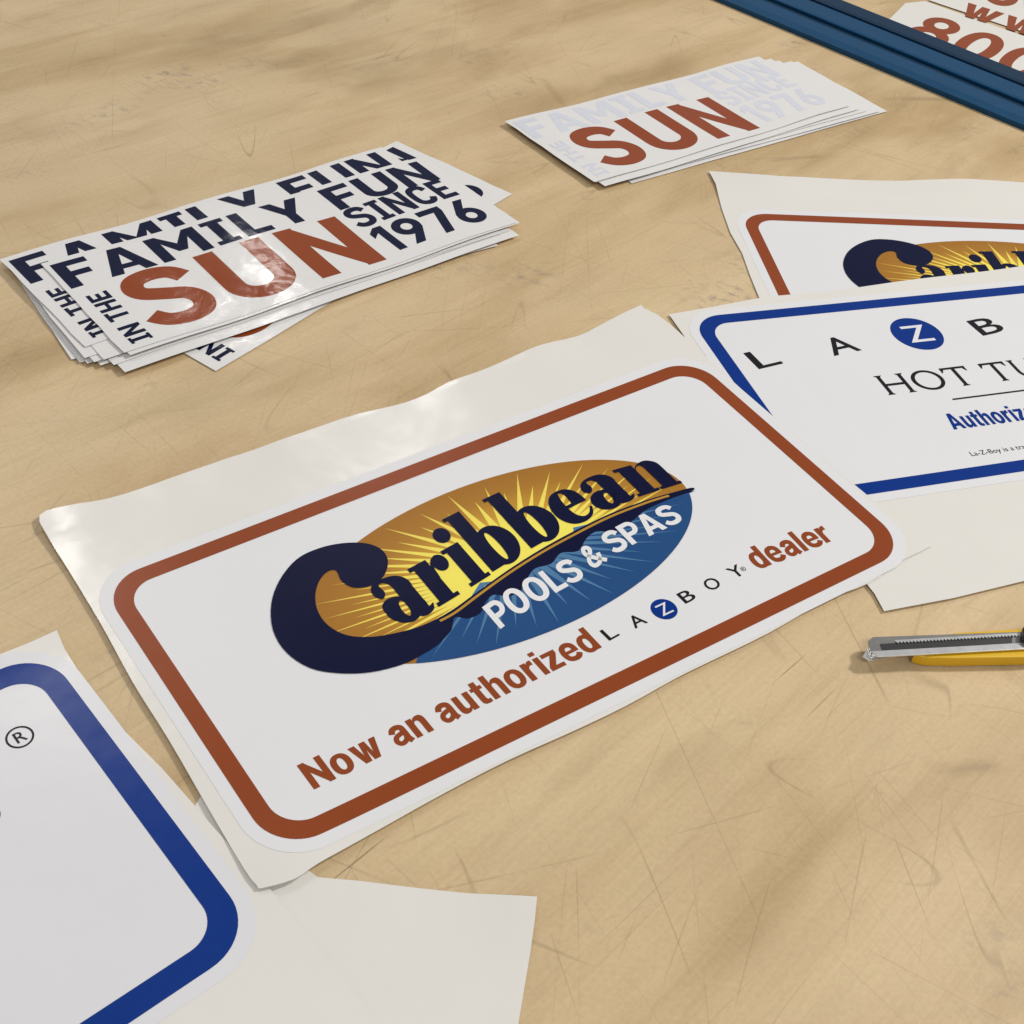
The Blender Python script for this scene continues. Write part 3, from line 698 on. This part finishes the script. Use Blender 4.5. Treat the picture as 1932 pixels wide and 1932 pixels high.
slab('blade',[k(1628,1238,.0085),k(1638,1222,.0085),k(1690,1216,.0085),k(1690,1238,.0085),k(1640,1246,.0085)],.0076,.0082,M_STEEL,bev=0)
slab('blade_slot',[k(1660,1214,.011),k(1910,1200,.011),k(1910,1212,.011),k(1665,1227,.011)],.01048,.01060,M_DARK,bev=0)
tz=[];n=38
pA=k(1690,1211,.011);pB=k(1932,1197,.011)
for i in range(n*2+1):
    t=i/(n*2); tz.append((pA[0]+(pB[0]-pA[0])*t,pA[1]+(pB[1]-pA[1])*t+(-.0017 if i%2 else 0)))
tz+= [(pB[0],pB[1]+.0012),(pA[0],pA[1]+.0012)]
slab('toothed_track',tz[::-1],.0107,.0114,M_STEEL,bev=0)
slab('slider',[k(1925,1192,.01),k(1945,1188,.01),(pB[0]+.025,k(1932,1190)[1]),(pB[0]+.025,k(1932,1222)[1]),k(1940,1222,.01),k(1926,1214,.01)],.0116,.0155,M_DARK,bev=.001)

# ------------------------------------------------------------------ light
w=bpy.data.worlds.new('World'); scene.world=w; w.use_nodes=True
bg=w.node_tree.nodes['Background']; bg.inputs[0].default_value=(0.88,0.89,0.92,1); bg.inputs[1].default_value=0.32
def area(name,loc,size,sy,en,col,target=(0,.7,0)):
    l=bpy.data.lights.new(name,'AREA'); l.shape='RECTANGLE'; l.size=size; l.size_y=sy; l.energy=en; l.color=col
    o=bpy.data.objects.new(name,l); o.location=loc; COL.objects.link(o)
    d=Vector(target)-Vector(loc); o.rotation_euler=d.to_track_quat('-Z','Y').to_euler()
    return o
area('ceiling_or_fill_lamp',(3.2,2.5,3.0),.5,.5,144,(1,.965,.90))
area('ceiling_or_fill_lamp',(-.60,4.35,3.0),.22,.12,7,(1,.97,.92))
area('ceiling_or_fill_lamp',(-2.1,3.7,3.0),.3,.15,10,(1,.97,.92))
area('ceiling_or_fill_lamp',(-1.65,2.9,3.0),.3,.2,9,(1,.97,.92))
area('ceiling_or_fill_lamp',(-1.5,5.3,3.0),.12,.10,2.0,(1,.97,.92))
area('ceiling_or_fill_lamp',(0.6,-1.6,3.0),1.2,.5,38,(1,.965,.91))  # unseen overhead fill, added behind the camera to lift the overall brightness

# ------------------------------------------------------------------ camera
cam=bpy.data.cameras.new('camera'); co=bpy.data.objects.new('camera',cam); COL.objects.link(co)
cam.sensor_width=36; cam.lens=FPX/1932*36; cam.clip_start=.01; cam.clip_end=50
co.matrix_world=Matrix.Translation((0,0,CAM_H)) @ Matrix.Rotation(math.pi/2-PITCH,4,'X') @ Matrix.Rotation(ROLL,4,'Z')
scene.camera=co
scene.view_settings.view_transform='Standard'; scene.view_settings.look='None'; scene.view_settings.exposure=0
